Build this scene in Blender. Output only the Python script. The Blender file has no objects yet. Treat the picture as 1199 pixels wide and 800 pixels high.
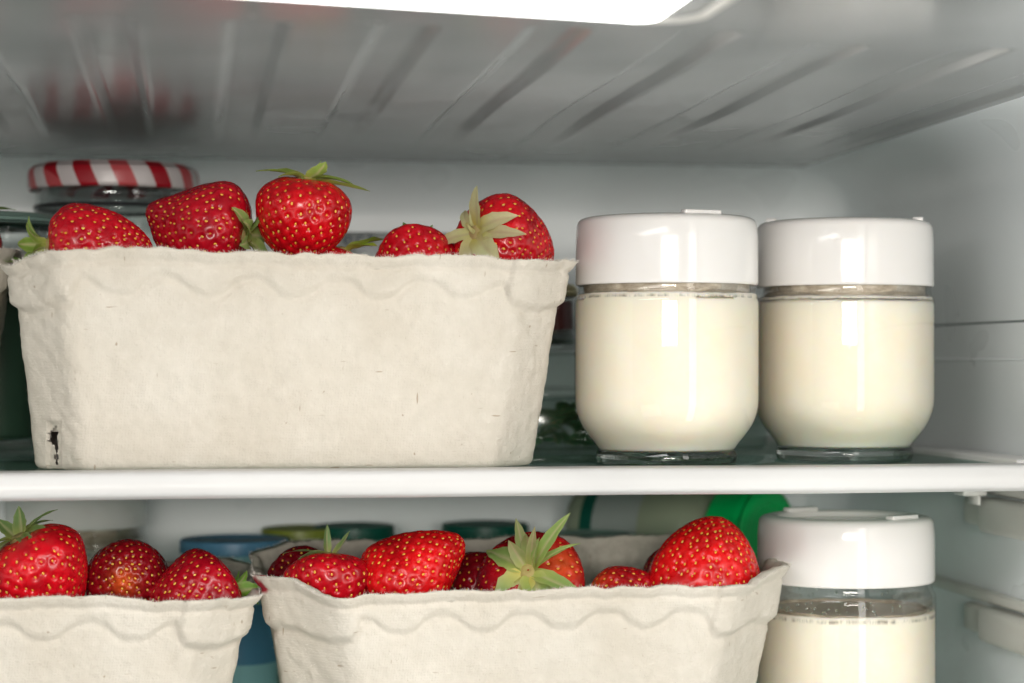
import bpy, bmesh, math, random
import numpy as np
from mathutils import Vector, Matrix, Quaternion, noise

R = math.radians
rng = random.Random(7)
sc = bpy.context.scene
col = sc.collection

# ------------------------------------------------------------------ camera
F = 2500.0; YH = 425.0; YAW = R(8.5); D0 = 0.833; CZ = 0.0418
dv = Vector((math.sin(YAW), math.cos(YAW), 0)); rv = Vector((math.cos(YAW), -math.sin(YAW), 0))
CAM = Vector((0, 0, CZ)) - D0 * dv

def ray(px, py):
    return dv + rv * ((px - 599.5) / F) + Vector((0, 0, (YH - py) / F))
def at(px, py, Y):
    d = ray(px, py); return CAM + d * ((Y - CAM.y) / d.y)
def at_z(px, py, Z):
    d = ray(px, py); return CAM + d * ((Z - CAM.z) / d.z)

cd = bpy.data.cameras.new('camera'); cam = bpy.data.objects.new('camera', cd); col.objects.link(cam)
cam.location = CAM; cam.rotation_euler = (R(90), 0, -YAW)
cd.sensor_width = 36; cd.lens = F / 1199 * 36
cd.shift_y = -(400 - YH) / 1199.0 * 1.0
cd.clip_start = 0.01; cd.clip_end = 50
cd.dof.use_dof = True; cd.dof.focus_distance = 0.855; cd.dof.aperture_fstop = 7.0
sc.camera = cam

# ------------------------------------------------------------------ node helpers
def mat(name, color=(.8, .8, .8), rough=.5, **kw):
    m = bpy.data.materials.new(name); m.use_nodes = True
    b = m.node_tree.nodes['Principled BSDF']
    b.inputs['Base Color'].default_value = (*color, 1); b.inputs['Roughness'].default_value = rough
    for k, v in kw.items():
        b.inputs[k.replace('_', ' ')].default_value = v
    return m, m.node_tree, b
def nd(t, typ, **kw):
    n = t.nodes.new(typ)
    for k, v in kw.items(): setattr(n, k, v)
    return n
def noise_n(t, scale, detail=3, rough=.5, coord='Object', stretch=None, dist=0):
    tc = nd(t, 'ShaderNodeTexCoord'); n = nd(t, 'ShaderNodeTexNoise')
    n.inputs['Scale'].default_value = scale; n.inputs['Detail'].default_value = detail
    n.inputs['Roughness'].default_value = rough; n.inputs['Distortion'].default_value = dist
    src = tc.outputs[coord]
    if stretch:
        mp = nd(t, 'ShaderNodeMapping'); mp.inputs['Scale'].default_value = stretch[0]
        mp.inputs['Rotation'].default_value = stretch[1]
        t.links.new(src, mp.inputs[0]); src = mp.outputs[0]
    t.links.new(src, n.inputs['Vector'])
    return n
def ramp(t, src, stops):
    r = nd(t, 'ShaderNodeValToRGB'); e = r.color_ramp.elements
    while len(e) < len(stops): e.new(.5)
    for i, (p, c) in enumerate(stops):
        e[i].position = p; e[i].color = (*c, 1) if len(c) == 3 else c
    t.links.new(src, r.inputs[0]); return r
def mixc(t, fac, a, b, typ='MIX'):
    m = nd(t, 'ShaderNodeMix', data_type='RGBA', blend_type=typ)
    for v, i in ((fac, 0), (a, 6), (b, 7)):
        if hasattr(v, 'is_output') or isinstance(v, bpy.types.NodeSocket): t.links.new(v, m.inputs[i])
        else: m.inputs[i].default_value = v if i == 0 else (*v, 1)
    return m.outputs[2]
def math_n(t, op, a, b=0.0, clamp=False):
    m = nd(t, 'ShaderNodeMath', operation=op); m.use_clamp = clamp
    for v, i in ((a, 0), (b, 1)):
        if isinstance(v, bpy.types.NodeSocket): t.links.new(v, m.inputs[i])
        else: m.inputs[i].default_value = v
    return m.outputs[0]
def bump(t, b, src, strength=.3, dist=.001, prev=None):
    n = nd(t, 'ShaderNodeBump'); n.inputs['Strength'].default_value = strength; n.inputs['Distance'].default_value = dist
    t.links.new(src, n.inputs['Height'])
    if prev: t.links.new(prev, n.inputs['Normal'])
    t.links.new(n.outputs[0], b.inputs['Normal']); return n.outputs[0]

# ------------------------------------------------------------------ materials
M = {}
def plastic(key, c, rough=.3, bumpv=.0, **kw):
    m, t, b = mat(key, c, rough, **kw)
    n = noise_n(t, 12, 1)
    r = ramp(t, n.outputs[0], [(.3, tuple(x * .94 for x in c)), (.7, tuple(min(1, x * 1.04) for x in c))])
    t.links.new(r.outputs[0], b.inputs['Base Color'])
    n2 = noise_n(t, 25, 1)
    rr = ramp(t, n2.outputs[0], [(.3, (rough * .9,) * 3), (.7, (min(1, rough * 1.15),) * 3)])
    t.links.new(rr.outputs[0], b.inputs['Roughness'])
    if bumpv: bump(t, b, n.outputs[0], bumpv, .0006)
    M[key] = m; return m
plastic('liner', (.86, .905, .92), .30, .0)
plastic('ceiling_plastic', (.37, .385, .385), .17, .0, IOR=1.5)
plastic('runner_plastic', (.72, .71, .66), .35)
plastic('trim_white', (.62, .62, .615), .34)
plastic('lid_white', (.88, .855, .83), .12, .06, Subsurface_Weight=.08, Subsurface_Radius=(.004, .003, .002), Subsurface_Scale=1.0)
plastic('cap_green', (.0, .55, .13), .3)
plastic('dark_green', (.0, .09, .06), .4)
plastic('tub_blue', (.08, .24, .40), .4)
plastic('tub_teal', (.30, .55, .60), .4)
plastic('olive', (.22, .26, .03), .4)
plastic('grey_green', (.22, .34, .30), .4)
plastic('cream_lid', (.75, .66, .36), .35)
plastic('carton', (.50, .53, .52), .5)
plastic('carton_white', (.72, .74, .76), .5)
plastic('ink', (.05, .09, .13), .5)
plastic('label_pale', (.33, .38, .36), .5)
plastic('bottle_pale', (.30, .35, .25), .35)
plastic('maroon', (.15, .02, .02), .3)
plastic('jam', (.10, .006, .01), .2)
plastic('metal_dark', (.08, .085, .09), .3, Metallic=.6)
plastic('clip_grey', (.72, .72, .68), .4)
plastic('greens', (.02, .06, .035), .5, .4)
plastic('reflection_grey', (.30, .31, .29), .5)

def glass(key, c, rough=.0, ior=1.5):
    m, t, b = mat(key, c, rough, IOR=ior, Transmission_Weight=1.0)
    n = noise_n(t, 60, 2); bump(t, b, n.outputs[0], .04, .0006)
    M[key] = m
def thin_glass(key, c, rough=.02, gain=1.0, ior=1.5):
    # thin-walled glass: Fresnel reflection over straight-through transmission
    m = bpy.data.materials.new(key); m.use_nodes = True; t = m.node_tree; t.nodes.clear()
    out = nd(t, 'ShaderNodeOutputMaterial'); tr = nd(t, 'ShaderNodeBsdfTransparent'); gl = nd(t, 'ShaderNodeBsdfGlossy'); ms = nd(t, 'ShaderNodeMixShader'); fr = nd(t, 'ShaderNodeFresnel')
    n = noise_n(t, 45, 2); bp = nd(t, 'ShaderNodeBump'); bp.inputs['Strength'].default_value = .06; bp.inputs['Distance'].default_value = .0008
    t.links.new(n.outputs[0], bp.inputs['Height']); t.links.new(bp.outputs[0], gl.inputs['Normal'])
    tr.inputs[0].default_value = (*c, 1); gl.inputs['Roughness'].default_value = rough; fr.inputs[0].default_value = ior
    f = math_n(t, 'MINIMUM', math_n(t, 'MULTIPLY', fr.outputs[0], gain, True), .45)
    t.links.new(f, ms.inputs[0]); t.links.new(tr.outputs[0], ms.inputs[1]); t.links.new(gl.outputs[0], ms.inputs[2]); t.links.new(ms.outputs[0], out.inputs[0])
    M[key] = m
glass('jar_glass', (.93, .97, .94))
thin_glass('jar_skin', (.99, .995, .99), .015, .8)
thin_glass('shelf_glass', (.66, .80, .74), .03)
thin_glass('clear_box', (.90, .94, .92), .10, .6)
thin_glass('old_glass', (.93, .95, .945), .05, 1.2)

m, t, b = mat('lamp_diffuser', (.95, .95, .95), .3)
b.inputs['Emission Color'].default_value = (1, .985, .97, 1); b.inputs['Emission Strength'].default_value = 9.0
tc = nd(t, 'ShaderNodeTexCoord'); w = nd(t, 'ShaderNodeTexWave'); w.inputs['Scale'].default_value = 60
mp = nd(t, 'ShaderNodeMapping'); t.links.new(tc.outputs['Object'], mp.inputs[0]); t.links.new(mp.outputs[0], w.inputs[0])
bump(t, b, w.outputs[1], .4, .001); M['lamp'] = m

# yogurt
m, t, b = mat('yogurt', (.90, .855, .76), .55, Subsurface_Weight=.6, Subsurface_Scale=1.0)
b.inputs['Subsurface Radius'].default_value = (.012, .008, .004)
n = noise_n(t, 70, 4); r_ = ramp(t, n.outputs[0], [(.25, (.985, .862, .71)), (.75, (.985, .892, .77))])
tc = nd(t, 'ShaderNodeTexCoord'); sp = nd(t, 'ShaderNodeSeparateXYZ'); t.links.new(tc.outputs['Object'], sp.inputs[0])
at_ = nd(t, 'ShaderNodeAttribute', attribute_name='line'); 
nn = noise_n(t, 260, 4, .7, stretch=((1, 1, .25), (0, 0, 0)))
fl = math_n(t, 'MULTIPLY', at_.outputs['Fac'], math_n(t, 'MULTIPLY', math_n(t, 'SUBTRACT', nn.outputs[0], .42), 5.5, True), True)
oc = mixc(t, fl, r_.outputs[0], (.30, .27, .22)); t.links.new(oc, b.inputs['Base Color'])
bump(t, b, n.outputs[0], .15, .0005); M['yogurt'] = m
m, t, b = mat('neck_refraction_film', (.40, .31, .22), .4)  # tan of lid underside and residue refracted in the neck, put into colour
n = noise_n(t, 220, 4, .6, stretch=((1, 1, 2.5), (0, 0, 0))); r_ = ramp(t, n.outputs[0], [(.3, (.32, .25, .18)), (.55, (.55, .46, .35)), (.78, (.82, .77, .66))]); t.links.new(r_.outputs[0], b.inputs['Base Color']); M['neck_refraction_film'] = m

# moulded pulp
m, t, b = mat('pulp', (.74, .69, .6), .95, Specular_IOR_Level=.15)
big = noise_n(t, 28, 4, .6); fine = noise_n(t, 700, 5, .7); mid = noise_n(t, 160, 5, .6)
c0 = ramp(t, big.outputs[0], [(.25, (.61, .56, .48)), (.55, (.655, .61, .535)), (.8, (.70, .66, .59))])
c1 = ramp(t, mid.outputs[0], [(.3, (.95, .95, .94)), (.7, (1.03, 1.03, 1.03))])
cc = mixc(t, 1.0, c0.outputs[0], c1.outputs[0], 'MULTIPLY')
# brown fibre flecks, two directions
for sc_, rot, thr in (((130, 130, 800), (0.3, .5, .2), .775), ((700, 160, 120), (.9, .1, .7), .775), ((420, 420, 420), (0, 0, 0), .785)):
    fn = noise_n(t, 1.0, 1, .3, stretch=(sc_, rot))
    f = math_n(t, 'MULTIPLY', math_n(t, 'SUBTRACT', fn.outputs[0], thr), 22, True)
    cc = mixc(t, math_n(t, 'MULTIPLY', f, .6), cc, (.30, .21, .12))
sa = nd(t, 'ShaderNodeAttribute', attribute_name='pulp_zones')
sx = nd(t, 'ShaderNodeSeparateColor'); t.links.new(sa.outputs['Color'], sx.inputs[0])
sn = noise_n(t, 300, 3); sf = math_n(t, 'MULTIPLY', math_n(t, 'SUBTRACT', math_n(t, 'ADD', sx.outputs[0], math_n(t, 'MULTIPLY', sn.outputs[0], .6)), .62), 3.0, True)
cc = mixc(t, sf, cc, (.42, .03, .05))
cc = mixc(t, math_n(t, 'MULTIPLY', sx.outputs[1], .6), cc, (.30, .22, .15))
inn = mixc(t, sx.outputs[2], cc, mixc(t, math_n(t,'MULTIPLY',math_n(t,'SUBTRACT',mid.outputs[0],.35),3,True), (.30, .27, .23), (.62, .58, .52)))  # inner wall takes a darker mottled tone further below the rim
t.links.new(inn, b.inputs['Base Color'])
# linen-like mesh print
tc = nd(t, 'ShaderNodeTexCoord'); sp = nd(t, 'ShaderNodeSeparateXYZ'); t.links.new(tc.outputs['Object'], sp.inputs[0])
def sine(v, per): return math_n(t, 'SINE', math_n(t, 'MULTIPLY', v, 2 * math.pi / per))
wv = math_n(t, 'ADD', sine(math_n(t, 'ADD', sp.outputs[0], math_n(t, 'MULTIPLY', sp.outputs[1], .9)), .0011), sine(sp.outputs[2], .0011))
wv = math_n(t, 'MULTIPLY', wv, math_n(t, 'MULTIPLY', big.outputs[0], 1.3))
n1 = bump(t, b, wv, .12, .0002)
n2 = bump(t, b, fine.outputs[0], .55, .0007, n1)
bump(t, b, mid.outputs[0], .5, .0016, n2)
M['pulp'] = m
m2, t2, b2 = mat('pulp_fibre', (.86, .82, .76), 1.0, Specular_IOR_Level=.1); M['fibre'] = m2
nf = noise_n(t2, 200); rf = ramp(t2, nf.outputs[0], [(.3, (.75, .7, .62)), (.7, (.92, .9, .86))]); t2.links.new(rf.outputs[0], b2.inputs['Base Color'])

# strawberry flesh: object colour = ripe colour; attribute R = dimple, G = pale zone
m, t, b = mat('berry', (.5, .01, .01), .27, Subsurface_Weight=.03, Subsurface_Scale=1.0, Coat_Weight=.2, Coat_Roughness=.13, Specular_IOR_Level=.4)
b.inputs['Subsurface Radius'].default_value = (.004, .0008, .0005)
oi = nd(t, 'ShaderNodeObjectInfo'); va = nd(t, 'ShaderNodeAttribute', attribute_name='zones')
sx = nd(t, 'ShaderNodeSeparateColor'); t.links.new(va.outputs['Color'], sx.inputs[0])
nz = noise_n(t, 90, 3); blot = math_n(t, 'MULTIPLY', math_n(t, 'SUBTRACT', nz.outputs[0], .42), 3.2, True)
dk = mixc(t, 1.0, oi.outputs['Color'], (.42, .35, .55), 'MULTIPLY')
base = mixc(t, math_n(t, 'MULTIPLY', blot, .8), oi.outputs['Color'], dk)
base = mixc(t, math_n(t, 'MULTIPLY', sx.outputs[0], .45), base, mixc(t, 1.0, oi.outputs['Color'], (.75, .3, .3), 'MULTIPLY'))
base = mixc(t, sx.outputs[1], base, (.70, .10, .02))
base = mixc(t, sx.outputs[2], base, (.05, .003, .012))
t.links.new(base, b.inputs['Base Color'])
nf = noise_n(t, 800, 3, .6); bump(t, b, nf.outputs[0], .3, .00025)
nr = noise_n(t, 150, 2); rr = ramp(t, nr.outputs[0], [(.3, (.15,) * 3), (.7, (.34,) * 3)]); t.links.new(rr.outputs[0], b.inputs['Roughness'])
M['berry'] = m
m, t, b = mat('achene', (.75, .45, .07), .4)
n = noise_n(t, 350, 1); r_ = ramp(t, n.outputs[0], [(.3, (.62, .22, .03)), (.5, (.85, .50, .05)), (.75, (.92, .68, .14))])
t.links.new(r_.outputs[0], b.inputs['Base Color']); M['achene'] = m
# leaf
m, t, b = mat('leaf', (.2, .35, .05), .5)
oi = nd(t, 'ShaderNodeObjectInfo'); va = nd(t, 'ShaderNodeAttribute', attribute_name='zones')
sx = nd(t, 'ShaderNodeSeparateColor'); t.links.new(va.outputs['Color'], sx.inputs[0])
n = noise_n(t, 260, 4, .6)
c = mixc(t, math_n(t, 'MULTIPLY', n.outputs[0], .6), oi.outputs['Color'], mixc(t, 1.0, oi.outputs['Color'], (.45, .6, .4), 'MULTIPLY'))
c = mixc(t, sx.outputs[0], c, (.78, .70, .16))      # yellow base
c = mixc(t, math_n(t, 'MULTIPLY', sx.outputs[1], .8), c, (.66, .62, .34))   # pale midrib / edge
c = mixc(t, sx.outputs[2], c, (.50, .27, .22))      # dry pinkish brown
t.links.new(c, b.inputs['Base Color'])
tr = nd(t, 'ShaderNodeBsdfTranslucent'); t.links.new(c, tr.inputs[0])
ms = nd(t, 'ShaderNodeMixShader'); ms.inputs[0].default_value = .3
out = t.nodes['Material Output']; t.links.new(b.outputs[0], ms.inputs[1]); t.links.new(tr.outputs[0], ms.inputs[2]); t.links.new(ms.outputs[0], out.inputs[0])
bump(t, b, n.outputs[0], .5, .0006); M['leaf'] = m
# gingham lid
m, t, b = mat('gingham', (.8, .1, .1), .3)
tc = nd(t, 'ShaderNodeTexCoord'); sp = nd(t, 'ShaderNodeSeparateXYZ')
mp = nd(t, 'ShaderNodeMapping'); mp.inputs['Rotation'].default_value = (.0, .55, .35)
t.links.new(tc.outputs['Object'], mp.inputs[0]); t.links.new(mp.outputs[0], sp.inputs[0])
def stripe(v):
    return math_n(t, 'GREATER_THAN', math_n(t, 'SINE', math_n(t, 'MULTIPLY', v, 2 * math.pi / .0165)), 0)
at2 = nd(t, 'ShaderNodeMath', operation='ARCTAN2'); sp2 = nd(t, 'ShaderNodeSeparateXYZ'); t.links.new(tc.outputs['Object'], sp2.inputs[0])
t.links.new(sp2.outputs[1], at2.inputs[0]); t.links.new(sp2.outputs[0], at2.inputs[1])
u_ = math_n(t, 'ADD', math_n(t, 'MULTIPLY', at2.outputs[0], .0405), math_n(t, 'MULTIPLY', sp2.outputs[2], .45))
sA = math_n(t, 'GREATER_THAN', math_n(t, 'SINE', math_n(t, 'MULTIPLY', u_, 14 / .0405)), 0)
sB = math_n(t, 'GREATER_THAN', math_n(t, 'SINE', math_n(t, 'MULTIPLY', math_n(t, 'ADD', sp2.outputs[0], math_n(t, 'MULTIPLY', sp2.outputs[2], .8)), 2 * math.pi / .034)), 0)
s = math_n(t, 'MULTIPLY', sA, math_n(t, 'ADD', .5, math_n(t, 'MULTIPLY', sB, .5)))
r_ = ramp(t, s, [(0, (.72, .66, .66)), (.5, (.60, .09, .10)), (1, (.42, .008, .02))]); t.links.new(r_.outputs[0], b.inputs['Base Color']); M['gingham'] = m

# ------------------------------------------------------------------ mesh helpers
def tag(o, label=None, cat=None, group=None, kind=None):
    if label: o['label'] = label
    if cat: o['category'] = cat
    if group: o['group'] = group
    if kind: o['kind'] = kind
    return o
def empty(name, loc, rz=0, label=None, cat=None, group=None):
    o = bpy.data.objects.new(name, None); o.empty_display_size = .01; col.objects.link(o)
    o.location = loc; o.rotation_euler = (0, 0, rz); return tag(o, label, cat, group)
def mesh_obj(name, V, Fc, mats, parent=None, smooth=True, midx=None, zones=None, attr='zones'):
    me = bpy.data.meshes.new(name)
    me.from_pydata([tuple(v) for v in V] if not isinstance(V, np.ndarray) else V.tolist(), [], Fc if not isinstance(Fc, np.ndarray) else Fc.tolist())
    for k in (mats if isinstance(mats, (list, tuple)) else [mats]): me.materials.append(M[k])
    if midx is not None: me.polygons.foreach_set('material_index', np.asarray(midx, dtype=np.int32))
    if zones is not None:
        a = me.color_attributes.new(attr, 'FLOAT_COLOR', 'POINT')
        z = np.ones((len(V), 4), dtype=np.float32); z[:, :3] = zones; a.data.foreach_set('color', z.ravel())
    me.polygons.foreach_set('use_smooth', np.full(len(me.polygons), smooth)); me.update()
    o = bpy.data.objects.new(name, me); col.objects.link(o)
    if parent: o.parent = parent
    return o
def from_bm(name, bm, mats, parent=None, smooth=True):
    bmesh.ops.recalc_face_normals(bm, faces=bm.faces)
    me = bpy.data.meshes.new(name); bm.to_mesh(me); bm.free()
    for k in (mats if isinstance(mats, (list, tuple)) else [mats]): me.materials.append(M[k])
    me.polygons.foreach_set('use_smooth', np.full(len(me.polygons), smooth))
    o = bpy.data.objects.new(name, me); col.objects.link(o)
    if parent: o.parent = parent
    return o
def box_bm(bm, x0, x1, y0, y1, z0, z1, bev=0, seg=3, rot=None):
    r = bmesh.ops.create_cube(bm, size=1); vs = r['verts']
    bmesh.ops.scale(bm, vec=(x1 - x0, y1 - y0, z1 - z0), verts=vs)
    if rot: bmesh.ops.rotate(bm, cent=(0, 0, 0), matrix=rot, verts=vs)
    bmesh.ops.translate(bm, vec=((x0 + x1) / 2, (y0 + y1) / 2, (z0 + z1) / 2), verts=vs)
    if bev:
        es = list({e for v in vs for e in v.link_edges})
        bmesh.ops.bevel(bm, geom=es, offset=bev, segments=seg, profile=.5, affect='EDGES')
def box(name, x0, x1, y0, y1, z0, z1, m, parent=None, bev=.001, seg=3, smooth=True):
    bm = bmesh.new(); box_bm(bm, x0, x1, y0, y1, z0, z1, bev, seg)
    o = from_bm(name, bm, m, parent, smooth); return o
def lathe(name, prof, m, parent=None, n=128, rag=None, close=False, line=None):
    """prof: list of (r,z). rag(theta, i) -> dz"""
    V, Fc, Z = [], [], []; k = len(prof)
    for j in range(n):
        a = 2 * math.pi * j / n
        for i, (r, z) in enumerate(prof):
            dz = rag(a, i) if rag else 0
            V.append((r * math.cos(a), r * math.sin(a), z + dz))
            Z.append(((line[i] if line else 0),) * 3)
    for j in range(n):
        j2 = (j + 1) % n
        for i in range(k - 1 if not close else k):
            i2 = (i + 1) % k
            q = [j * k + i, j2 * k + i, j2 * k + i2, j * k + i2]
            Fc.append(q)
    me = bpy.data.meshes.new(name); bm = bmesh.new()
    lay = bm.verts.layers.float_color.new('line') if line else None
    bv = [bm.verts.new(v) for v in V]
    if line:
        for v, z in zip(bv, Z): v[lay] = (*z, 1)
    for q in Fc:
        try: bm.faces.new([bv[x] for x in q])
        except ValueError: pass
    bmesh.ops.remove_doubles(bm, verts=bm.verts, dist=1e-7)
    return from_bm(name, bm, m, parent)
def fillet(pts, seg=6):
    """pts: (r,z,fillet radius) -> dense profile"""
    out = []
    for i, p in enumerate(pts):
        f = p[2] if len(p) > 2 else 0
        if f == 0 or i in (0, len(pts) - 1): out.append((p[0], p[1])); continue
        P = Vector(p[:2]); A = Vector(pts[i - 1][:2]); B = Vector(pts[i + 1][:2])
        a = (A - P).normalized(); b_ = (B - P).normalized()
        for k in range(seg + 1):
            s = k / seg; q = (P + a * f) * (1 - s) ** 2 + P * 2 * s * (1 - s) + (P + b_ * f) * s ** 2
            out.append((q.x, q.y))
    return out
def densify(prof, step=.0012):
    out = [prof[0]]
    for a, b_ in zip(prof, prof[1:]):
        L = math.hypot(b_[0] - a[0], b_[1] - a[1]); k = max(1, int(L / step / 3))
        for i in range(1, k + 1): out.append((a[0] + (b_[0] - a[0]) * i / k, a[1] + (b_[1] - a[1]) * i / k))
    return out

# ------------------------------------------------------------------ the fridge interior
ZC = .1473; XR = .2300; XL = -.36; YB = .32; YF = -.27; ZB = -.30
RC = .028
# ceiling sheet with recessed ribs
step = .002
xs = np.arange(XL + RC, XR - RC + 1e-6, step); xs[-1] = XR - RC
ys = np.concatenate([np.arange(YF, YB - RC, step), [YB - RC]])
GX, GY = np.meshgrid(xs, ys, indexing='ij')
Zc = np.full_like(GX, ZC)
def sstep(a, b_, v):
    q = np.clip((v - a) / (b_ - a), 0.0, 1.0); return q * q * (3 - 2 * q)
for i, xc in enumerate([-.295, -.247, -.199, -.151, -.103, -.056, -.008, .041, .0905, .141, .187]):
    yf = -.165 + (.022 if i > 7 else 0); yb = .235; hw = .0098
    dx = np.abs(GX - xc); ex = np.maximum(dx - .0068, 0)
    ey = np.maximum(np.maximum(yf + .008 - GY, GY - yb), 0)
    # taper of the groove at its front end
    e = np.sqrt(ex ** 2 + (ey * .8) ** 2)
    Zc += .0028 * (1 - .3 * (i > 7)) * (1 - sstep(.0002, .0030, e)) * (1 - .93 * sstep(.10, .235, GY))
# slow sag and waviness of the moulding
Zc += .0007 * np.sin(GX * 31 + 1) * np.sin(GY * 23) * sstep(0, .03, GX - xs[0]) * sstep(0, .03, xs[-1] - GX) * sstep(0, .03, ys[-1] - GY)
nx, ny = GX.shape
V = np.stack([GX, GY, Zc], -1).reshape(-1, 3)
I = np.arange(nx * ny).reshape(nx, ny)
Fc = np.stack([I[:-1, :-1], I[:-1, 1:], I[1:, 1:], I[1:, :-1]], -1).reshape(-1, 4)
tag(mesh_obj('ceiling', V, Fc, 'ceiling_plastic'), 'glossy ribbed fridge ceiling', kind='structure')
# walls: swept rounded profile
def walls():
    bm = bmesh.new(); box_bm(bm, XL, XR, YF - .2, YB, ZB, ZC, 0)
    es = [e for e in bm.edges if not all(v.co.y < YF - .1 for v in e.verts)]
    bmesh.ops.bevel(bm, geom=es, offset=RC, segments=10, profile=.5, affect='EDGES')
    for f in list(bm.faces):
        c = f.calc_center_median()
        if c.y < YF - .19 or (c.z > ZC - 1e-5): bm.faces.remove(f)
    bmesh.ops.bisect_plane(bm, geom=bm.verts[:] + bm.edges[:] + bm.faces[:], plane_co=(0, YF, 0), plane_no=(0, -1, 0), clear_outer=True)
    # split into back wall and side walls by position
    me = bm
    parts = {'back_wall': lambda c: c.y > YB - RC - 1e-4, 'right_wall': lambda c: c.x > XR - RC - 1e-4 and c.y <= YB - RC - 1e-4,
             'left_wall': lambda c: c.x < XL + RC + 1e-4 and c.y <= YB - RC - 1e-4, 'floor': lambda c: abs(c.x + .065) < .25 and c.y < YB - RC and c.z < 0}
    used = set()
    for nme, fn in parts.items():
        b2 = bmesh.new(); mp_ = {}
        for f in bm.faces:
            if f.index in used and nme != 'back_wall': pass
            c = f.calc_center_median()
            if fn(c):
                vs = []
                for v in f.verts:
                    if v not in mp_: mp_[v] = b2.verts.new(v.co)
                    vs.append(mp_[v])
                b2.faces.new(list(reversed(vs)))
        me2 = bpy.data.meshes.new(nme); b2.to_mesh(me2); b2.free(); me2.materials.append(M['liner'])
        me2.polygons.foreach_set('use_smooth', np.full(len(me2.polygons), True))
        o = bpy.data.objects.new(nme, me2); col.objects.link(o); tag(o, kind='structure')
walls()
# moulding lines on the walls (shallow steps)
def strip(name, pts, w, m, off):
    """bar of width w along polyline pts, rounded section"""
    bm = bmesh.new(); rings = []
    for p, nrm in pts:
        p = Vector(p); nrm = Vector(nrm); ring = []
        for k in range(7):
            a = math.pi * k / 6
            ring.append(bm.verts.new(p + Vector((0, 0, 1)) * (w / 2 * math.cos(a)) + nrm * (off * math.sin(a))))
        rings.append(ring)
    for a, b_ in zip(rings, rings[1:]):
        for k in range(6): bm.faces.new([a[k], a[k + 1], b_[k + 1], b_[k]])
    return tag(from_bm(name, bm, m), kind='structure')
def corner_path(z, y0):
    pts = [((XL + .03, YB + .0003, z), (0, -1, 0)), ((XR - RC, YB + .0003, z), (0, -1, 0))]
    for k in range(1, 8):
        a = math.pi / 2 * k / 8
        pts.append(((XR - RC + (RC + .0003) * math.sin(a), YB - RC + (RC + .0003) * math.cos(a), z), (-math.sin(a), -math.cos(a), 0)))
    pts += [((XR + .0003, YB - RC, z), (-1, 0, 0)), ((XR + .0003, y0, z), (-1, 0, 0))]
    return pts
zl = at(1120, 231, .12).z
plastic('groove', (.20, .23, .23), .5)
strip('wall_moulding', corner_path(.128, YF + .01), .0022, 'groove', .0008)
strip('wall_moulding', corner_path(CZ + .018, YF + .01), .0012, 'groove', .0006)
strip('wall_moulding', corner_path(CZ + .0015, YF + .01), .0016, 'liner', .0015)
# shelf runners moulded in the right wall; their blocks stand in for bright light patches
def runner(z, y_front):
    bm = bmesh.new()
    box_bm(bm, XR - .004, XR + .004, YF + .02, YB - .04, z + .008, z + .013, .0015, 3)
    box_bm(bm, XR - .0085, XR + .004, YF + .02, y_front, z - .009, z + .0065, .003, 4)
    box_bm(bm, XR - .0045, XR + .004, y_front + .003, y_front + .028, z - .007, z + .0055, .002, 3)
    tag(from_bm('wall_runner', bm, 'runner_plastic'), kind='structure')
runner(-.040 - .0135 - .0195, .085); runner(-.0245, .085)

# ceiling lamp
P1 = at_z(215, -18, ZC); P2 = at_z(768, 19, ZC); ex_ = (P2 - P1).normalized(); ey_ = Vector((ex_.y, -ex_.x, 0))
ang = math.atan2(ex_.y, ex_.x)
lamp = empty('ceiling_lamp', P2, 0, 'bright white overexposed light panel set in the fridge ceiling', 'lamp')
Lw = .30
def rrect(w, d, r, n=8):
    """x in [-w,0], y in [-d,0] with rounded corners"""
    pts = []
    for cx, cy, a0 in ((-r, -r, 0), (-w + r, -r, 90), (-w + r, -d + r, 180), (-r, -d + r, 270)):
        for k in range(n + 1):
            a = R(a0 + 90 * k / n); pts.append((cx + r * math.cos(a), cy + r * math.sin(a)))
    return [(x * math.cos(ang), y + x * math.sin(ang)) for x, y in pts]
def slab(name, out, z0, z1, bev, m, parent):
    bm = bmesh.new()
    def ring(o, z): return [bm.verts.new((x, y, z)) for x, y in o]
    c = Vector((sum(p[0] for p in out) / len(out), sum(p[1] for p in out) / len(out)))
    def ins(o, d): return [tuple(Vector(p) + (c - Vector(p)).normalized() * d) for p in o]
    rs = [ring(out, z0), ring(out, z1 + bev), ring(ins(out, bev * .3), z1 + bev * .3), ring(ins(out, bev), z1)]
    for a, b_ in zip(rs, rs[1:]):
        for k in range(len(a)): bm.faces.new([a[k], a[(k + 1) % len(a)], b_[(k + 1) % len(a)], b_[k]])
    bm.faces.new(rs[-1]); return from_bm(name, bm, m, parent)
slab('diffuser', rrect(Lw, .11, .008), .002, -.0022, .0012, 'lamp', lamp)
# thin lip around the lamp
lp = [(x + .0, y) for x, y in rrect(Lw + .026, .14, .020, 10)]
bm = bmesh.new(); rings = []
for i, (x, y) in enumerate(lp):
    a = Vector(lp[i - 1]); b_ = Vector(lp[(i + 1) % len(lp)]); tdir = (b_ - a).normalized(); nr = Vector((tdir.y, -tdir.x))
    ring = [bm.verts.new((x + .014 + nr.x * .0016 * math.cos(q), y + .0105 + nr.y * .0016 * math.cos(q), .0002 - .0015 * math.sin(q))) for q in [math.pi * k / 5 for k in range(6)]]
    rings.append(ring)
for i in range(len(rings)):
    a, b_ = rings[i], rings[(i + 1) % len(rings)]
    for k in range(5): bm.faces.new([a[k], a[k + 1], b_[k + 1], b_[k]])
from_bm('lip', bm, 'runner_plastic', lamp)

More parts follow.
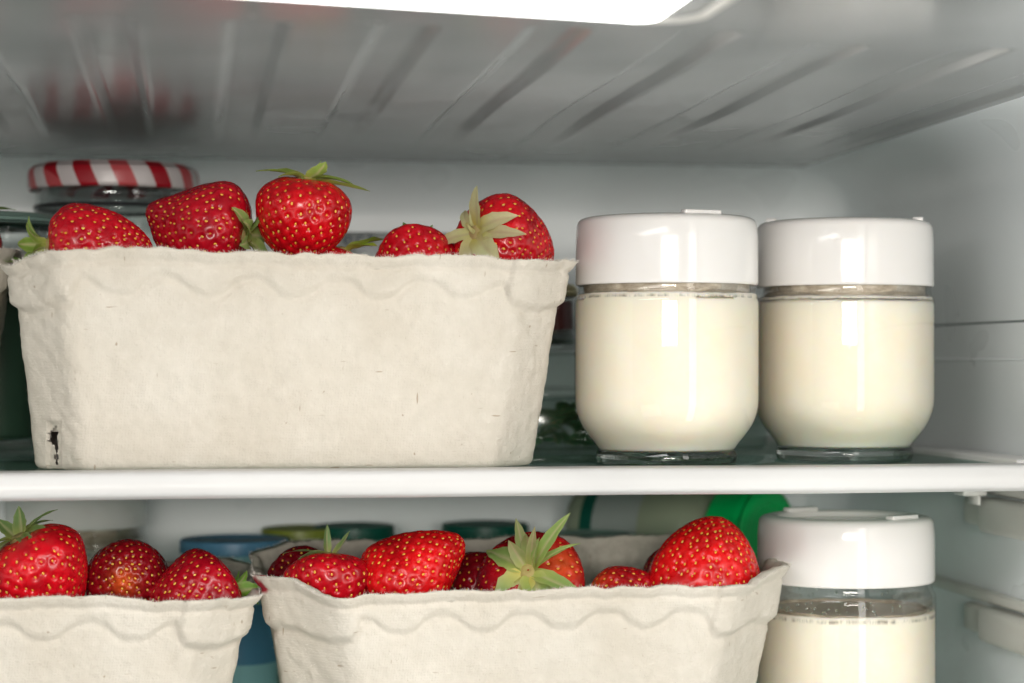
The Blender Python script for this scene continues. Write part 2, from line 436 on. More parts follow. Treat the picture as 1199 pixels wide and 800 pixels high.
def lettering(txt, px0, px1, py, hgt):  # grey letters laid on the ceiling to imitate a reflection of text
    a = at_z(px0, py, ZC - .0003); b_ = at_z(px1, py, ZC - .0003)
    cu = bpy.data.curves.new('reflected_lettering', 'FONT'); cu.body = txt; cu.size = .01; cu.extrude = .0001
    o = bpy.data.objects.new('tmp', cu); col.objects.link(o); bpy.context.view_layer.update()
    w = o.dimensions.x; me = bpy.data.meshes.new_from_object(o); bpy.data.objects.remove(o); me.materials.clear(); me.materials.append(M['reflection_grey'])
    o = bpy.data.objects.new('reflected_lettering', me); col.objects.link(o)
    o.location = a; o.scale = ((b_.x - a.x) / w, hgt / .01, 1); o.rotation_euler = (math.pi, 0, 0); tag(o, kind='structure')
lettering('FLEXIBEL', 352, 448, 25, .013)
lettering('ES', 288, 342, 19, .010)

# ------------------------------------------------------------------ shelves
def shelf(z, label, zt=.0008, th=.0092):
    s = empty('fridge_shelf', (0, 0, z), 0, label, 'shelf', 'glass fridge shelves')
    box('glass_pane', XL + .03, XR - .022, .006, .275, -.0042, 0, 'shelf_glass', s, .0004, 2)
    # front trim: extruded rounded profile
    prof = fillet([(.009, zt - .003, 0), (.009, zt, .0006), (-.0085, zt, .0020), (-.010, zt - .005, .0015), (-.0098, -th + .001, .0014), (-.0065, -th - .0007, .0008), (.004, -th + .0012, .0008), (.004, -.0048, 0)], 5)
    bm = bmesh.new(); rows = []
    xs_ = np.linspace(XL + .012, XR - .0015, 60)
    for x in xs_:
        wob = .00012 * math.sin(x * 40)
        rows.append([bm.verts.new((x, y, zz + wob)) for y, zz in prof])
    for a, b_ in zip(rows, rows[1:]):
        for k in range(len(prof) - 1): bm.faces.new([a[k], b_[k], b_[k + 1], a[k + 1]])
    bm.faces.new(rows[-1]); bm.faces.new(rows[0])
    from_bm('front_trim', bm, 'trim_white', s)
    box('side_trim', XR - .020, XR - .0025, .0095, .278, -.009, zt + .0014, 'trim_white', s, .0012)
    box('rear_trim', XL + .03, XR - .0203, .268, .284, -.008, zt + .002, 'trim_white', s, .0012)
    p = at(1112, 578, .08)
    bm = bmesh.new(); box_bm(bm, XR - .020, XR - .009, .07, .084, -.0165, -.0092, .001, 2); box_bm(bm, XR - .0135, XR - .0125, .069, .083, -.0205, -.0162, .0003, 1)
    from_bm('clip', bm, 'clip_grey', s)
    return s
Z2 = -.126
shelf(0, 'glass shelf with thick white front trim, carrying the full punnet and two full jars')
shelf(Z2, 'lower glass shelf, mostly below the photo, under the two lower punnets')

# ------------------------------------------------------------------ yogurt jars
def yogurt_jar(loc, label, fill, tab_angles, s=1.0, rz=0, group='glass yogurt jars with white lids', lite=False):
    t_ = empty('yogurt_jar', loc, rz, label, 'jar', group); t_.scale = (s, s, s)
    mm = .001
    Rr = 36.3
    outer = fillet([(27.0, 5.45, 0), (28.2, 7.4, 1.2), (Rr, 17.5, 8.0), (Rr, 64.5, 1.6), (34.9, 66.6, .8), (34.4, 80, 0)], 8)
    inner = fillet([(32.6, 80, 0), (32.8, 67.4, .8), (34.6, 64.8, .8), (34.9, fill + .2, 0)], 6)
    lathe('glass', [(r * mm, z * mm) for r, z in outer + inner], 'jar_skin', t_, 160)
    foot = fillet([(0, 1.4, 0), (20, 1.1, 1), (23.5, 0, 1), (27.3, 0, .9), (27.9, 3.0, 1.2), (27.2, 5.4, .6), (24, 5.45, 0), (0, 5.45, 0)], 8)
    lathe('foot', [(r * mm, z * mm) for r, z in foot], 'jar_glass', t_, 160)
    top = fill
    y = fillet([(0, 5.6, 0), (26.4, 5.6, .5), (27.7, 7.5, 1.2), (Rr - .4, 17.6, 8.0), (Rr - .4, min(63.2, top - 3), 0)], 8)
    if top > 64.2: y += [(Rr - .9, 64.4)]; 
    kk = len(y)
    rt = y[-1][0]
    y += [(rt, top - 1.8), (rt, top - .9), (rt - .1, top - .3), (rt - .6, top), (rt - 3, top - .7), (0, top - .8)]
    ln = [0] * (kk - 1) + [.0, .9, .45, .1, 0, 0, 0]
    ln = ([0] * len(y)); ln[kk] = 1.0; ln[kk + 1] = .35
    ph = [rng.uniform(0, 6) for _ in range(5)]
    def rag(a, i):
        if i < kk or i > kk + 3: return 0
        return (.28 * math.sin(3 * a + ph[0]) + .18 * math.sin(7 * a + ph[1]) + .13 * math.sin(17 * a + ph[2]) + .10 * math.sin(41 * a + ph[3])) * mm * (.5 if i > kk else 1)
    lathe('yogurt', [(r * mm, z * mm) for r, z in y], 'yogurt', t_, 220, rag, line=ln)
    lathe('neck_refraction_film', [(32.45 * mm, (fill - 1.2) * mm), (32.45 * mm, (fill + .6 if fill < 62 else 72) * mm)], 'neck_refraction_film', t_, 200, lambda a, i: (0 if i == 0 or fill > 62 else .0004 * math.sin(a * 2 + 1.5) + .0002 * math.sin(a * 13)))  # added ring imitating the refraction seen through the neck glass
    lid = lathe('lid', [(r * mm, z * mm) for r, z in fillet([(0, 93.6, 0), (26.5, 93.6, .8), (27.6, 95.8, .8), (30.5, 96.6, 1), (35.1, 95.6, 2.6), (35.75, 89, 2), (35.9, 70.2, .7), (35.0, 69.6, .4), (34.5, 70.4, .3), (34.5, 91.5, 1), (0, 91.5, 0)], 6)], 'lid_white', t_, 160)
    for a in tab_angles:
        bm = bmesh.new(); box_bm(bm, -.0078, .0078, -.0022, .0022, 0, .0021, .0006, 3)
        tb = from_bm('lid_tab', bm, 'lid_white', lid)
        tb.location = (.0292 * math.cos(a), .0292 * math.sin(a), .0957); tb.rotation_euler = (0, 0, a + math.pi / 2)
    return t_
P = at(780.5, 543, .048); j1 = yogurt_jar((P.x, .048, 0), 'full yogurt jar with white lid standing right beside the large punnet', 66.4, [R(-76), R(98)], 1.06)
P = at(988.5, 500, .073); j2 = yogurt_jar((P.x, .073, 0), 'full yogurt jar with white lid nearest the right wall on the upper shelf', 65.6, [R(163), R(-17)], 1.068)
P = at(990, 700, .068); j3 = yogurt_jar((P.x, .068, Z2), 'partly filled yogurt jar with fogged glass neck on the lower shelf', 58.3, [R(-58), R(112)], 1.06)
P = at(88, 620, .255); j4 = yogurt_jar((P.x, .262, Z2), 'dim out-of-focus yogurt jar far behind the lower left punnet', 62, [R(90)], .97); j4.scale = (.97, .97, 1.24)
# lift check: drops of condensation on the partly filled jar
bm = bmesh.new()
for k in range(150):
    a = rng.uniform(0, 2 * math.pi); z = rng.uniform(.058, .0645) if k % 3 else rng.uniform(.0595, .064); rr_ = rng.uniform(.00018, .0006)
    r_ = .0347 * 1.0
    q = bmesh.ops.create_icosphere(bm, subdivisions=2, radius=rr_)
    for v in q['verts']:
        v.co.z *= rng.uniform(.95, 1.05)
    bmesh.ops.translate(bm, vec=(r_ * math.cos(a), r_ * math.sin(a), z), verts=q['verts'])
o = from_bm('condensation', bm, 'jar_glass', j3); o['kind'] = 'stuff'

# ------------------------------------------------------------------ punnets
def outline(hx, hy, ch, rf=.0045, step=.0016):
    """chamfered rectangle, rounded corners, same point count whatever the size: returns pts, kinds (1 on chamfer)"""
    P_ = [(-hx + ch, -hy), (hx - ch, -hy), (hx, -hy + ch), (hx, hy - ch), (hx - ch, hy), (-hx + ch, hy), (-hx, hy - ch), (-hx, -hy + ch)]
    P_ = [Vector(p) for p in P_]; n = 8; segs = [190, 24, 50, 24, 90, 24, 50, 40]
    pts, kind, nor = [], [], []
    for i in range(n):
        A, B, Cn = P_[i], P_[(i + 1) % n], P_[(i + 2) % n]
        tdir = (B - A).normalized(); t2_ = (Cn - B).normalized()
        a0 = A + tdir * rf; b0 = B - tdir * rf
        for k in range(segs[i]):
            s_ = k / segs[i]; pts.append(a0.lerp(b0, s_)); nor.append(Vector((tdir.y, -tdir.x))); kind.append((i, s_))
        for k in range(8):
            s_ = k / 8; p = b0 * (1 - s_) ** 2 + B * 2 * s_ * (1 - s_) + (B + t2_ * rf) * s_ ** 2
            nn_ = (Vector((tdir.y, -tdir.x)) * (1 - s_) + Vector((t2_.y, -t2_.x)) * s_).normalized()
            pts.append(p); nor.append(nn_); kind.append((i + .5, s_))
    return pts, nor, kind

def punnet(loc, rz, label, H=.083, hx=.1115, hy=.066, taper=.0135, seed=0, slit=False, stains=(), front_sag=None, back_up=0, inner_detail=False, chamf=.0195, lean=0):
    rg = random.Random(seed); off = Vector((seed * 3.1, seed * 1.7, 0))
    rows = []; NH = 86
    base_out = []
    V, Z = [], []
    heights = [0, .0003, .0009, .0018] + list(np.linspace(.003, H, NH))
    pts0, nor0, kind = outline(hx, hy, chamf)
    N = len(pts0)
    # arc positions for the scalloped edge
    arc = [0]
    for i in range(1, N): arc.append(arc[-1] + (pts0[i] - pts0[i - 1]).length)
    per = arc[-1] / round(arc[-1] / .0345)
    def zlip(i):
        p = pts0[i]; k, s_ = kind[i]
        z = .0007 * noise.noise(Vector((p.x * 60, p.y * 60, seed + .5))) * 2 + .0009 * noise.noise(Vector((p.x * 160, p.y * 160, seed)))
        z += .0003 * noise.noise(Vector((p.x * 600, p.y * 600, seed)))
        if p.y > 0: z += back_up * sstep(0, hy * .9, p.y)
        if front_sag and p.y < 0: z += front_sag(p.x, p.y)
        return float(z)
    zl_ = [zlip(i) for i in range(N)]
    def wave_z(i):
        k, s_ = kind[i]
        c = math.cos(2 * math.pi * arc[i] / per)
        c = math.copysign(abs(c) ** .62, c)
        w = -.0120 + .0034 * c
        if k in (1, 3, 5, 7) or k % 1 == .5: w = -.0185 + .001 * c
        return H + w
    hs = []
    for i in range(N): hs.append(wave_z(i))
    hs = [sum(hs[(i + d) % N] for d in (-2, -1, 0, 1, 2)) / 5 for i in range(N)]
    for iz, h in enumerate(heights):
        fr = h / H; sh = taper * (1 - fr) ** 1.0
        pts, nor, _ = outline(hx - sh - .003, hy - sh * .8 - .003, chamf)
        rb = 0
        if h < .003: rb = -.0024 * (1 - math.sqrt(max(0, 1 - (1 - h / .003) ** 2)))
        for i in range(N):
            p, n_ = pts[i], nor[i]; d = rb
            chf = 1.0 if (kind[i][0] in (1, 3, 5, 7) or kind[i][0] % 1 == .5) else 0
            e = .0015 + .0013 * chf
            d += e * sstep(-.0021, .0019, h - hs[i])                      # skirt proud of the body
            d += -.0007 * math.exp(-((h - hs[i] + .0022) / .0014) ** 2)
            u = H - h
            d += .0022 * (1 - sstep(.0, .0052, u))                         # flared lip
            d += -.0009 * math.exp(-((u - .0048) / .0008) ** 2)            # crease below lip
            q = Vector((p.x, p.y, h)) * 1.0 + off
            body = 1 if h > .003 else .3
            d += (.0007 * noise.noise(q * 18) + .00035 * noise.noise(q * 70) + .00035 * noise.noise(q * 190) + .0002 * noise.noise(q * 420)) * body
            if chf:                                                        # folded wrinkles on the corners
                wv_ = noise.noise(Vector((arc[i] * 90 + h * 70, h * 14, seed * 2.2)))
                d += .0006 * (abs(wv_) ** .6) * (1 if h < H - .012 else .4)
            if slit and h < .0195 and p.y < 0 and SL[0][0] - .0005 < p.x + lean < SL[0][1] + .0012: d -= .0016 * sstep(.0195, .0175, h)
            z = h + zl_[i] * fr ** 3
            V.append((p.x + n_.x * d + lean * (1 - fr), p.y + n_.y * d, z)); Z.append((0, 0, 0))
    nh = len(heights)
    # inner surface
    inner_levels = [H, H - .0006] + list(np.linspace(H - .003, .003, 34))
    for iz, h in enumerate(inner_levels):
        fr = h / H; sh = taper * (1 - fr)
        th = .0022
        pts, nor, _ = outline(hx - sh - .003 - th, hy - sh * .8 - .003 - th, chamf)
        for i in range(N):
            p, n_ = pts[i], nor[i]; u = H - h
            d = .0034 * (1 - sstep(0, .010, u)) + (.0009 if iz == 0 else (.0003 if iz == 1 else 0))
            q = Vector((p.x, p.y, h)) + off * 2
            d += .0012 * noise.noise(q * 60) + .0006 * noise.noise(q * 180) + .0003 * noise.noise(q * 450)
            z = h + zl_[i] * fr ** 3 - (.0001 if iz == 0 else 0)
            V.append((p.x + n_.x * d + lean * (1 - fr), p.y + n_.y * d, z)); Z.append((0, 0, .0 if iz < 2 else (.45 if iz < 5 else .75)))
    tot = nh + len(inner_levels)
    Vn = np.array(V); Zn = np.array(Z, dtype=float)
    for (sx_, sy_, sz_, sr) in stains:
        dd = np.linalg.norm(Vn - np.array([sx_, sy_, sz_]), axis=1); Zn[:, 0] = np.maximum(Zn[:, 0], np.clip(1.25 - dd / sr, 0, 1))
    Fc = []
    for r_ in range(tot - 1):
        for i in range(N):
            i2 = (i + 1) % N
            if slit:
                for band in (0,):
                    pass
                k, s_ = kind[i]
                zc_ = Vn[r_ * N + i][2]
                pxp = Vn[r_ * N + i][0]; pyp = Vn[r_ * N + i][1]
                if pyp < 0 and pxp < 0:
                    # opening close to the front-left edge
                    mid_ = slit_x(zc_)
                    if mid_ and mid_[0] < pxp < mid_[1] and zc_ > .0012: continue
            Fc.append([r_ * N + i, r_ * N + i2, (r_ + 1) * N + i2, (r_ + 1) * N + i])
    nv = len(V)
    Fc.append([i for i in reversed(range(N))])
    Fc.append([(tot - 1) * N + i for i in range(N)])
    Fn = len(Fc); midx = [0] * Fn
    Vl = Vn.tolist(); Zl = Zn.tolist()
    # loose fibres around lip, skirt and edges
    def fibre(p, n_, L, w):
        d = Vector(n_).normalized() + Vector((rg.gauss(0, .6), rg.gauss(0, .6), rg.gauss(0, .6))); d.normalize()
        side = d.cross(Vector((rg.gauss(0, 1), rg.gauss(0, 1), rg.gauss(0, 1)))).normalized()
        c = Vector(p); b0 = len(Vl)
        bend = Vector((rg.gauss(0, .7), rg.gauss(0, .7), rg.gauss(0, .7)))
        for k in range(4):
            ww = w * (1 - k / 4.2)
            Vl.append(tuple(c - side * ww)); Vl.append(tuple(c + side * ww)); Zl.append((0, 0, 0)); Zl.append((0, 0, 0))
            c = c + d * (L / 3); d = (d + bend * .35).normalized()
        for k in range(3):
            Fc.append([b0 + 2 * k, b0 + 2 * k + 1, b0 + 2 * k + 3, b0 + 2 * k + 2]); midx.append(1)
    for k in range(2800):
        i = rg.randrange(N); p = Vl[(nh - 1) * N + i]
        fibre(p, (nor0[i].x, nor0[i].y, 1.0), rg.uniform(.0005, .0017), .00005)
    for k in range(900):
        i = rg.randrange(N)
        if kind[i][0] == 0 and rg.random() < .75: continue
        r_ = rg.randrange(4, nh - 2); p = Vl[r_ * N + i]
        fibre(p, (nor0[i].x, nor0[i].y, .2), rg.uniform(.0005, .0018), .00004)
    o = mesh_obj('punnet', np.array(Vl), Fc, ['pulp', 'fibre'], None, True, midx, np.array(Zl), 'pulp_zones')
    o.location = loc; o.rotation_euler = (0, 0, rz)
    return tag(o, label, 'punnet', 'moulded pulp strawberry punnets')
SL = [None]
def slit_x(z):
    if z > .0166 or z < .0012: return None
    x0, x1 = SL[0]
    wob = .0004 * math.sin(z * 1900) + .0003 * math.sin(z * 5300)
    w = (x1 - x0) * (.28 + .62 * math.exp(-((z - .0125) / .0032) ** 4)) + wob
    return (x1 - w, x1 + wob * .5)

# main punnet: rim spans px 3..672
pl = at(3, 310, .03); pr = at(672, 310, .03)
BW = (pr.x - pl.x); BX = (pl.x + pr.x) / 2
HX = BW / 2
p_s0 = at(54.5, 520, .020); p_s1 = at(67, 520, .020)
SL[0] = (p_s0.x - BX, p_s1.x - BX)
HB = .0835
punnet((BX, .068, .0003), R(0), 'large pulp punnet on the upper shelf with a torn slit at its lower left corner', H=HB, hx=HX - .0012, hy=.067, seed=1, slit=True, lean=-.0022, taper=.0102,
       front_sag=lambda x, y: .0018 * (1 - sstep(-.09, .02, x)) - .0065 * (1 - sstep(-.112, -.088, x)) - .0015 * sstep(.06, .1, x))
# neighbour on the left (only its right end shows)
punnet((pl.x - HX + .001, .128, .0003), R(0), 'pulp punnet at the left photo edge beside the large one', H=HB + .0055, hx=HX - .002, hy=.062, seed=2)
# lower left punnet: rim right end px 303
lr = at(303, 705, .03); HL = .0660
zr = lr.z
punnet((lr.x - HX, .066, Z2 + .0003), R(0), 'lower left pulp punnet cropped by the photo edge', H=(at(100, 703, -.001).z - Z2), hx=HX - .001, hy=.066, seed=3, back_up=.003,
       front_sag=lambda x, y: .0015 * math.sin((x) * 45) )
ml = at(300, 690, .03); mr = at(926, 690, .03)
HM = at(600, 692, .0).z - Z2
HXM = (mr.x - ml.x) / 2; MX = (ml.x + mr.x) / 2
punnet((MX, .068, Z2 + .0003), R(0), 'lower middle pulp punnet with red juice stains inside its rim', H=HM, hx=HXM - .001, hy=.067, seed=4, back_up=.0095, chamf=.028,
       front_sag=lambda x, y: (-.0022 * (1 - sstep(-.085, -.05, x)) + .006 * (1 - sstep(-.102, -.080, x)) + .005 * sstep(.088, .102, x)),
       stains=[(-HXM + .003, -.035, HM + .001, .006), (-.055, .060, HM - .002, .006), (-.028, .060, HM - .003, .005), (-.003, .06, HM - .012, .006), (.088, -.068, HM - .012, .0012), (.02, .06, HM - .02, .004)])

# ------------------------------------------------------------------ strawberries
def rot_to(axis, roll):
    a = Vector(axis).normalized(); q = Vector((0, 0, 1)).rotation_difference(a)
    return q @ Quaternion((0, 0, 1), roll)

def leaf_geo(V, Fc, Z, base, az, L, W, e0, e1, fold=.35, dry=0.0, yel=.5, twist=0, nseg=10):
    """strip leaf from base; azimuth az, elevation goes e0 -> e1 along the length"""
    b0 = len(V); e1 = e1 + 14 * math.sin(az * 11.7); L = L * (1 + .12 * math.sin(az * 5.1)); twist = twist or .5 * math.sin(az * 9.1); c = Vector(base); out = Vector((math.cos(az), math.sin(az), 0)); up = Vector((0, 0, 1)); side = Vector((-math.sin(az), math.cos(az), 0))
    cols = 7
    for k in range(nseg + 1):
        s_ = k / nseg; e = R(e0 + (e1 - e0) * s_)
        d = out * math.cos(e) + up * math.sin(e); nrm = up * math.cos(e) - out * math.sin(e)
        w = W * (1 + .22 * math.sin(az * 7.3)) * (math.sin(math.pi * min(1, s_ ** .8 * .90 + .13)) ** .58) * .50 if s_ < .999 else W * .01
        tw = twist * s_; sd = side * math.cos(tw) + nrm * math.sin(tw); nm = nrm * math.cos(tw) - side * math.sin(tw)
        for j in range(cols):
            v = (j / (cols - 1)) * 2 - 1
            wob = 1 + .08 * math.sin(s_ * 23 + j * 2 + az * 5)
            p = c + sd * (w * v * wob) + nm * (abs(v) * w * fold * (1 - .3 * s_) + .02 * W * math.sin(s_ * 14 + v * 3 + az))
            V.append(tuple(p)); Z.append((max(0, yel * (1 - s_ * 2.2)), .9 if j == cols // 2 else (.35 if j in (0, cols - 1) else 0), dry * min(1, .3 + s_)))
        c = c + d * (L / nseg)
    for k in range(nseg):
        for j in range(cols - 1):
            a = b0 + k * cols + j; Fc.append([a, a + 1, a + cols + 1, a + cols])

BERRY_GROUP = 'fresh strawberries in the punnets'
def berry(px, py, Y, L, W, axis, label, roll=0, taper=.42, tip=1.0, lump=.06, colr=(.50, .008, .016), pale=None, dark=None, leaves=None, leafcol=(.17, .30, .05),
          seed=1, bulge=None, hi=True, stem=0, nseeds=None, flat=0, hub=(.3, .5), loc=None):
    rg = np.random.RandomState(seed); nu, nv = (210, 120) if hi else (110, 64)
    th = (np.arange(nv + 1) / nv) * math.pi; ph = np.arange(nu) / nu * 2 * math.pi
    T, Pn = np.meshgrid(th, ph, indexing='ij')
    def surf(T, Pn):
        x = np.sin(T) * np.cos(Pn); y = np.sin(T) * np.sin(Pn); z = np.cos(T)
        s_ = (1 - z) / 2
        h = 1.10 - taper * s_ ** 1.35 - .10 * np.exp(-((s_) / .05) ** 2) * 0
        rxy = W / 2 * h
        # broaden shoulders
        shoulder = 1 + .10 * np.exp(-((s_ - .22) / .18) ** 2)
        X = x * rxy * shoulder; Yy = y * rxy * shoulder * (1 - flat)
        zz = L / 2 * z * np.where(z < 0, tip, 1.0)
        rho = np.sin(T)
        zz = zz - L * .085 * np.exp(-(rho / .34) ** 2) * (z > 0)
        d = np.zeros_like(X)
        for k, (fx, fy, fz, p0, am) in enumerate(LU):
            d = d + am * np.sin(fx * x + fy * y + fz * z + p0)
        sc_ = 1 + lump * d
        if bulge:
            for bx, by, bz, am, sg in bulge:
                bn = math.sqrt(bx * bx + by * by + bz * bz)
                dot = (x * bx + y * by + z * bz) / bn
                sc_ = sc_ + am * np.exp((dot - 1) / sg)
        return np.stack([X * sc_, Yy * sc_, zz * (1 + (sc_ - 1) * .6)], -1)
    LU = [(rg.uniform(-4, 4), rg.uniform(-4, 4), rg.uniform(-4, 4), rg.uniform(0, 6), rg.uniform(.25, .5)) for _ in range(7)]
    P0 = surf(T, Pn)
    def nrm_of(Pp):
        du = np.roll(Pp, -1, 1) - np.roll(Pp, 1, 1); dv_ = np.empty_like(Pp); dv_[1:-1] = Pp[2:] - Pp[:-2]; dv_[0] = Pp[1] - Pp[0]; dv_[-1] = Pp[-1] - Pp[-2]
        n_ = np.cross(dv_, du); l = np.linalg.norm(n_, axis=-1, keepdims=True); n_ = n_ / np.maximum(l, 1e-12)
        n_[0] = (0, 0, 1); n_[-1] = (0, 0, -1)
        return n_
    N0 = nrm_of(P0)
    if ((N0 * P0).sum(-1)).mean() < 0: N0 = -N0; N0[0] = (0, 0, 1); N0[-1] = (0, 0, -1)
    # seeds along a jittered spiral
    area = math.pi * W * L * .92; ns = nseeds or int(area / (.0039 ** 2) * 1.0)
    k = np.arange(ns) + .5; zs = 1 - 2 * k / ns; tt = np.arccos(np.clip(zs, -1, 1)); pp = (k * 2.399963) % (2 * math.pi)
    tt = np.clip(tt + rg.normal(0, .028, ns), .28, math.pi - .03); pp = pp + rg.normal(0, .035, ns) / np.maximum(np.sin(tt), .2)
    ok = np.ones(ns, bool); ok[zs > .955] = False
    tt, pp = tt[ok], pp[ok] % (2 * math.pi)
    iu = np.round(pp / (2 * math.pi) * nu).astype(int) % nu; iv = np.clip(np.round(tt / math.pi * nv).astype(int), 0, nv)
    SP = P0[iv, iu]; SN = N0[iv, iu]
    flatP = P0.reshape(-1, 3)
    dmin = np.full(len(flatP), 1.0)
    for a in range(0, len(SP), 40):
        d = np.linalg.norm(flatP[:, None, :] - SP[None, a:a + 40, :], axis=2).min(1); dmin = np.minimum(dmin, d)
    dmin = dmin.reshape(T.shape)
    dim = np.exp(-(dmin / .00085) ** 2)
    ridge = np.clip((dmin - .0011) / .0013, 0, 1)
    disp = -.0009 * dim + .00022 * ridge
    P1_ = P0 + N0 * disp[..., None]
    V = P1_.reshape(-1, 3)
    Z = np.zeros((nv + 1, nu, 3)); Z[..., 0] = dim * .9
    X_, Y_, Z_ = np.sin(T) * np.cos(Pn), np.sin(T) * np.sin(Pn), np.cos(T)
    Z[..., 1] = .42 * np.exp(-(T / .30) ** 2)
    if pale:
        for bx, by, bz, am, sg in pale:
            bn = math.sqrt(bx * bx + by * by + bz * bz); Z[..., 1] = np.maximum(Z[..., 1], am * np.exp(((X_ * bx + Y_ * by + Z_ * bz) / bn - 1) / sg))
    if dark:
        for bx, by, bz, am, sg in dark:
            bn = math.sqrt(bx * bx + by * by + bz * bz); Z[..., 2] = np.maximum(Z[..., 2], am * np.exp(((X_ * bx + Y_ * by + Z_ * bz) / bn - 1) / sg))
    Z = Z.reshape(-1, 3)
    I = np.arange((nv + 1) * nu).reshape(nv + 1, nu)
    Fq = np.stack([I[:-1], I[1:], np.roll(I[1:], -1, 1), np.roll(I[:-1], -1, 1)], -1).reshape(-1, 4)
    # achene meshes
    sv = []; sf = []
    ring = 7
    tmpl = [(0, 0, 1)] + [(math.cos(2 * math.pi * q / ring) * r_, math.sin(2 * math.pi * q / ring) * r_, h_) for r_, h_ in ((.62, .78), (1, .25), (.85, -.4)) for q in range(ring)]
    tf = [[0, 1 + q, 1 + (q + 1) % ring] for q in range(ring)]
    for b_ in range(2):
        for q in range(ring):
            a = 1 + b_ * ring; tf.append([a + q, a + ring + q, a + ring + (q + 1) % ring, a + (q + 1) % ring])
    tmpl = np.array(tmpl); base_i = len(V); allV = [V]; allF = Fq.tolist(); nf0 = len(allF)
    for q in range(len(SP)):
        n_ = SN[q]; ax = np.array([0, 0, 1.0]) - n_ * n_[2]; l = np.linalg.norm(ax)
        ax = ax / l if l > 1e-3 else np.array([1.0, 0, 0]); bx_ = np.cross(n_, ax)
        s1 = rg.uniform(.00058, .00088); s2 = s1 * rg.uniform(.55, .66)
        asym = 1 - .25 * tmpl[:, 0:1]
        loc_ = SP[q] - n_ * .00068 + tmpl[:, 0:1] * s1 * ax + tmpl[:, 1:2] * s2 * asym * bx_ + tmpl[:, 2:3] * .00042 * n_
        allV.append(loc_)
        allF += [[base_i + x for x in f] for f in tf]; base_i += len(tmpl)
    Vall = np.concatenate(allV); Zall = np.zeros((len(Vall), 3)); Zall[:len(Z)] = Z
    root = empty('strawberry', loc if loc else at(px, py, Y), 0, label, 'strawberry', BERRY_GROUP)
    root.rotation_mode = 'QUATERNION'; root.rotation_quaternion = rot_to(axis, roll)
    o = mesh_obj('fruit', Vall, allF, ['berry', 'achene'], root, True, [0] * nf0 + [1] * (len(allF) - nf0), Zall)
    # fix outward normals
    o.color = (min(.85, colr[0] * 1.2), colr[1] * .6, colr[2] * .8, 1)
    if leaves:
        LV, LF, LZ = [], [], []; top = P1_[0, 0, 2]
        for lf in leaves:
            az, l_, w_, e0, e1 = lf[:5]; kw = lf[5] if len(lf) > 5 else {}
            leaf_geo(LV, LF, LZ, (math.cos(R(az)) * W * .05, math.sin(R(az)) * W * .05, top + .0006 + .0003 * (len(LV) % 3)), R(az), l_, w_, e0, e1, **kw)
        # hub
        b0 = len(LV)
        for j in range(14):
            a = 2 * math.pi * j / 14
            for r_, z_ in ((W * .10, top - .0004), (W * .085, top + .0014), (W * .045, top + .0022), (0.0004, top + .0016)):
                rr_ = r_ * (1 + .12 * math.sin(j * 2.7)); LV.append((rr_ * math.cos(a), rr_ * math.sin(a), z_)); LZ.append((hub[0] + .4, 0, hub[1]))
        for j in range(14):
            for q in range(3):
                a = b0 + j * 4 + q; c_ = b0 + ((j + 1) % 14) * 4 + q; LF.append([a, c_, c_ + 1, a + 1])
        if stem:
            b0 = len(LV)
            for i_ in range(6):
                s_ = i_ / 5
                for j in range(8):
                    a = 2 * math.pi * j / 8; rr_ = .0011 * (1 - .2 * s_)
                    LV.append((rr_ * math.cos(a) + .002 * s_ * s_, rr_ * math.sin(a), top + .001 + stem * s_)); LZ.append((.2, 0, .3 * s_))
            for i_ in range(5):
                for j in range(8):
                    a = b0 + i_ * 8 + j; c_ = b0 + i_ * 8 + (j + 1) % 8; LF.append([a, c_, c_ + 8, a + 8])
        c = mesh_obj('calyx', np.array(LV), LF, 'leaf', root, True, None, np.array(LZ)); c.color = (*[min(.9, q * (1.0 if leafcol == YEL else 1.35)) for q in leafcol], 1)
    return root

def hug(n, L, W, e0=12, e1=-62, seed=0, **kw):
    rg = random.Random(seed)
    return [(360 * k / n + rg.uniform(-10, 10), L * rg.uniform(.8, 1.15), W * rg.uniform(.85, 1.1), e0 + rg.uniform(-12, 14), e1 + rg.uniform(-20, 22), kw) for k in range(n)]

YEL = (.95, .90, .52); GRN = (.20, .40, .05); LIME = (.45, .58, .08)
# ---- upper punnet
berry(114, 289, .045, .044, .034, (-1, -.10, .02), 'strawberry lying on its side, leftmost in the large upper punnet', taper=.50, seed=11, roll=1.0, lump=.05,
      colr=(.52, .008, .022), leaves=hug(8, .013, .006, 75, 10, 3), leafcol=(.22, .34, .06))
berry(236, 266, .048, .043, .0385, (.93, -.28, -.18), 'lumpy strawberry with a side lobe, second from the left in the upper punnet', taper=.40, seed=12, roll=.4, lump=.07,
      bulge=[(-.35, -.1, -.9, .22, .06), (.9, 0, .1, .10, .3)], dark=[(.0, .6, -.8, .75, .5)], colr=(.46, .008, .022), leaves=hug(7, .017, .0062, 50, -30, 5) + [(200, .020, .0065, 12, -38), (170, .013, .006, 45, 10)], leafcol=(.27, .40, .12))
berry(353, 257, .040, .037, .0375, (.12, -.10, 1), 'upright rounded strawberry with its green crown on top in the upper punnet', taper=.30, seed=13, lump=.035, colr=(.56, .008, .014), tip=.95,
      leaves=[(182, .020, .0058, 16, -8), (150, .014, .006, 14, 0), (205, .012, .006, 14, -15), (270, .010, .007, 8, -35, dict(yel=1, dry=.2)), (305, .011, .006, 20, 70), (330, .010, .0065, 60, 85),
              (350, .025, .006, -2, -14), (340, .022, .004, -12, -48, dict(yel=1)), (15, .018, .006, 12, -20), (90, .014, .006, 15, -20)], leafcol=(.30, .42, .08))
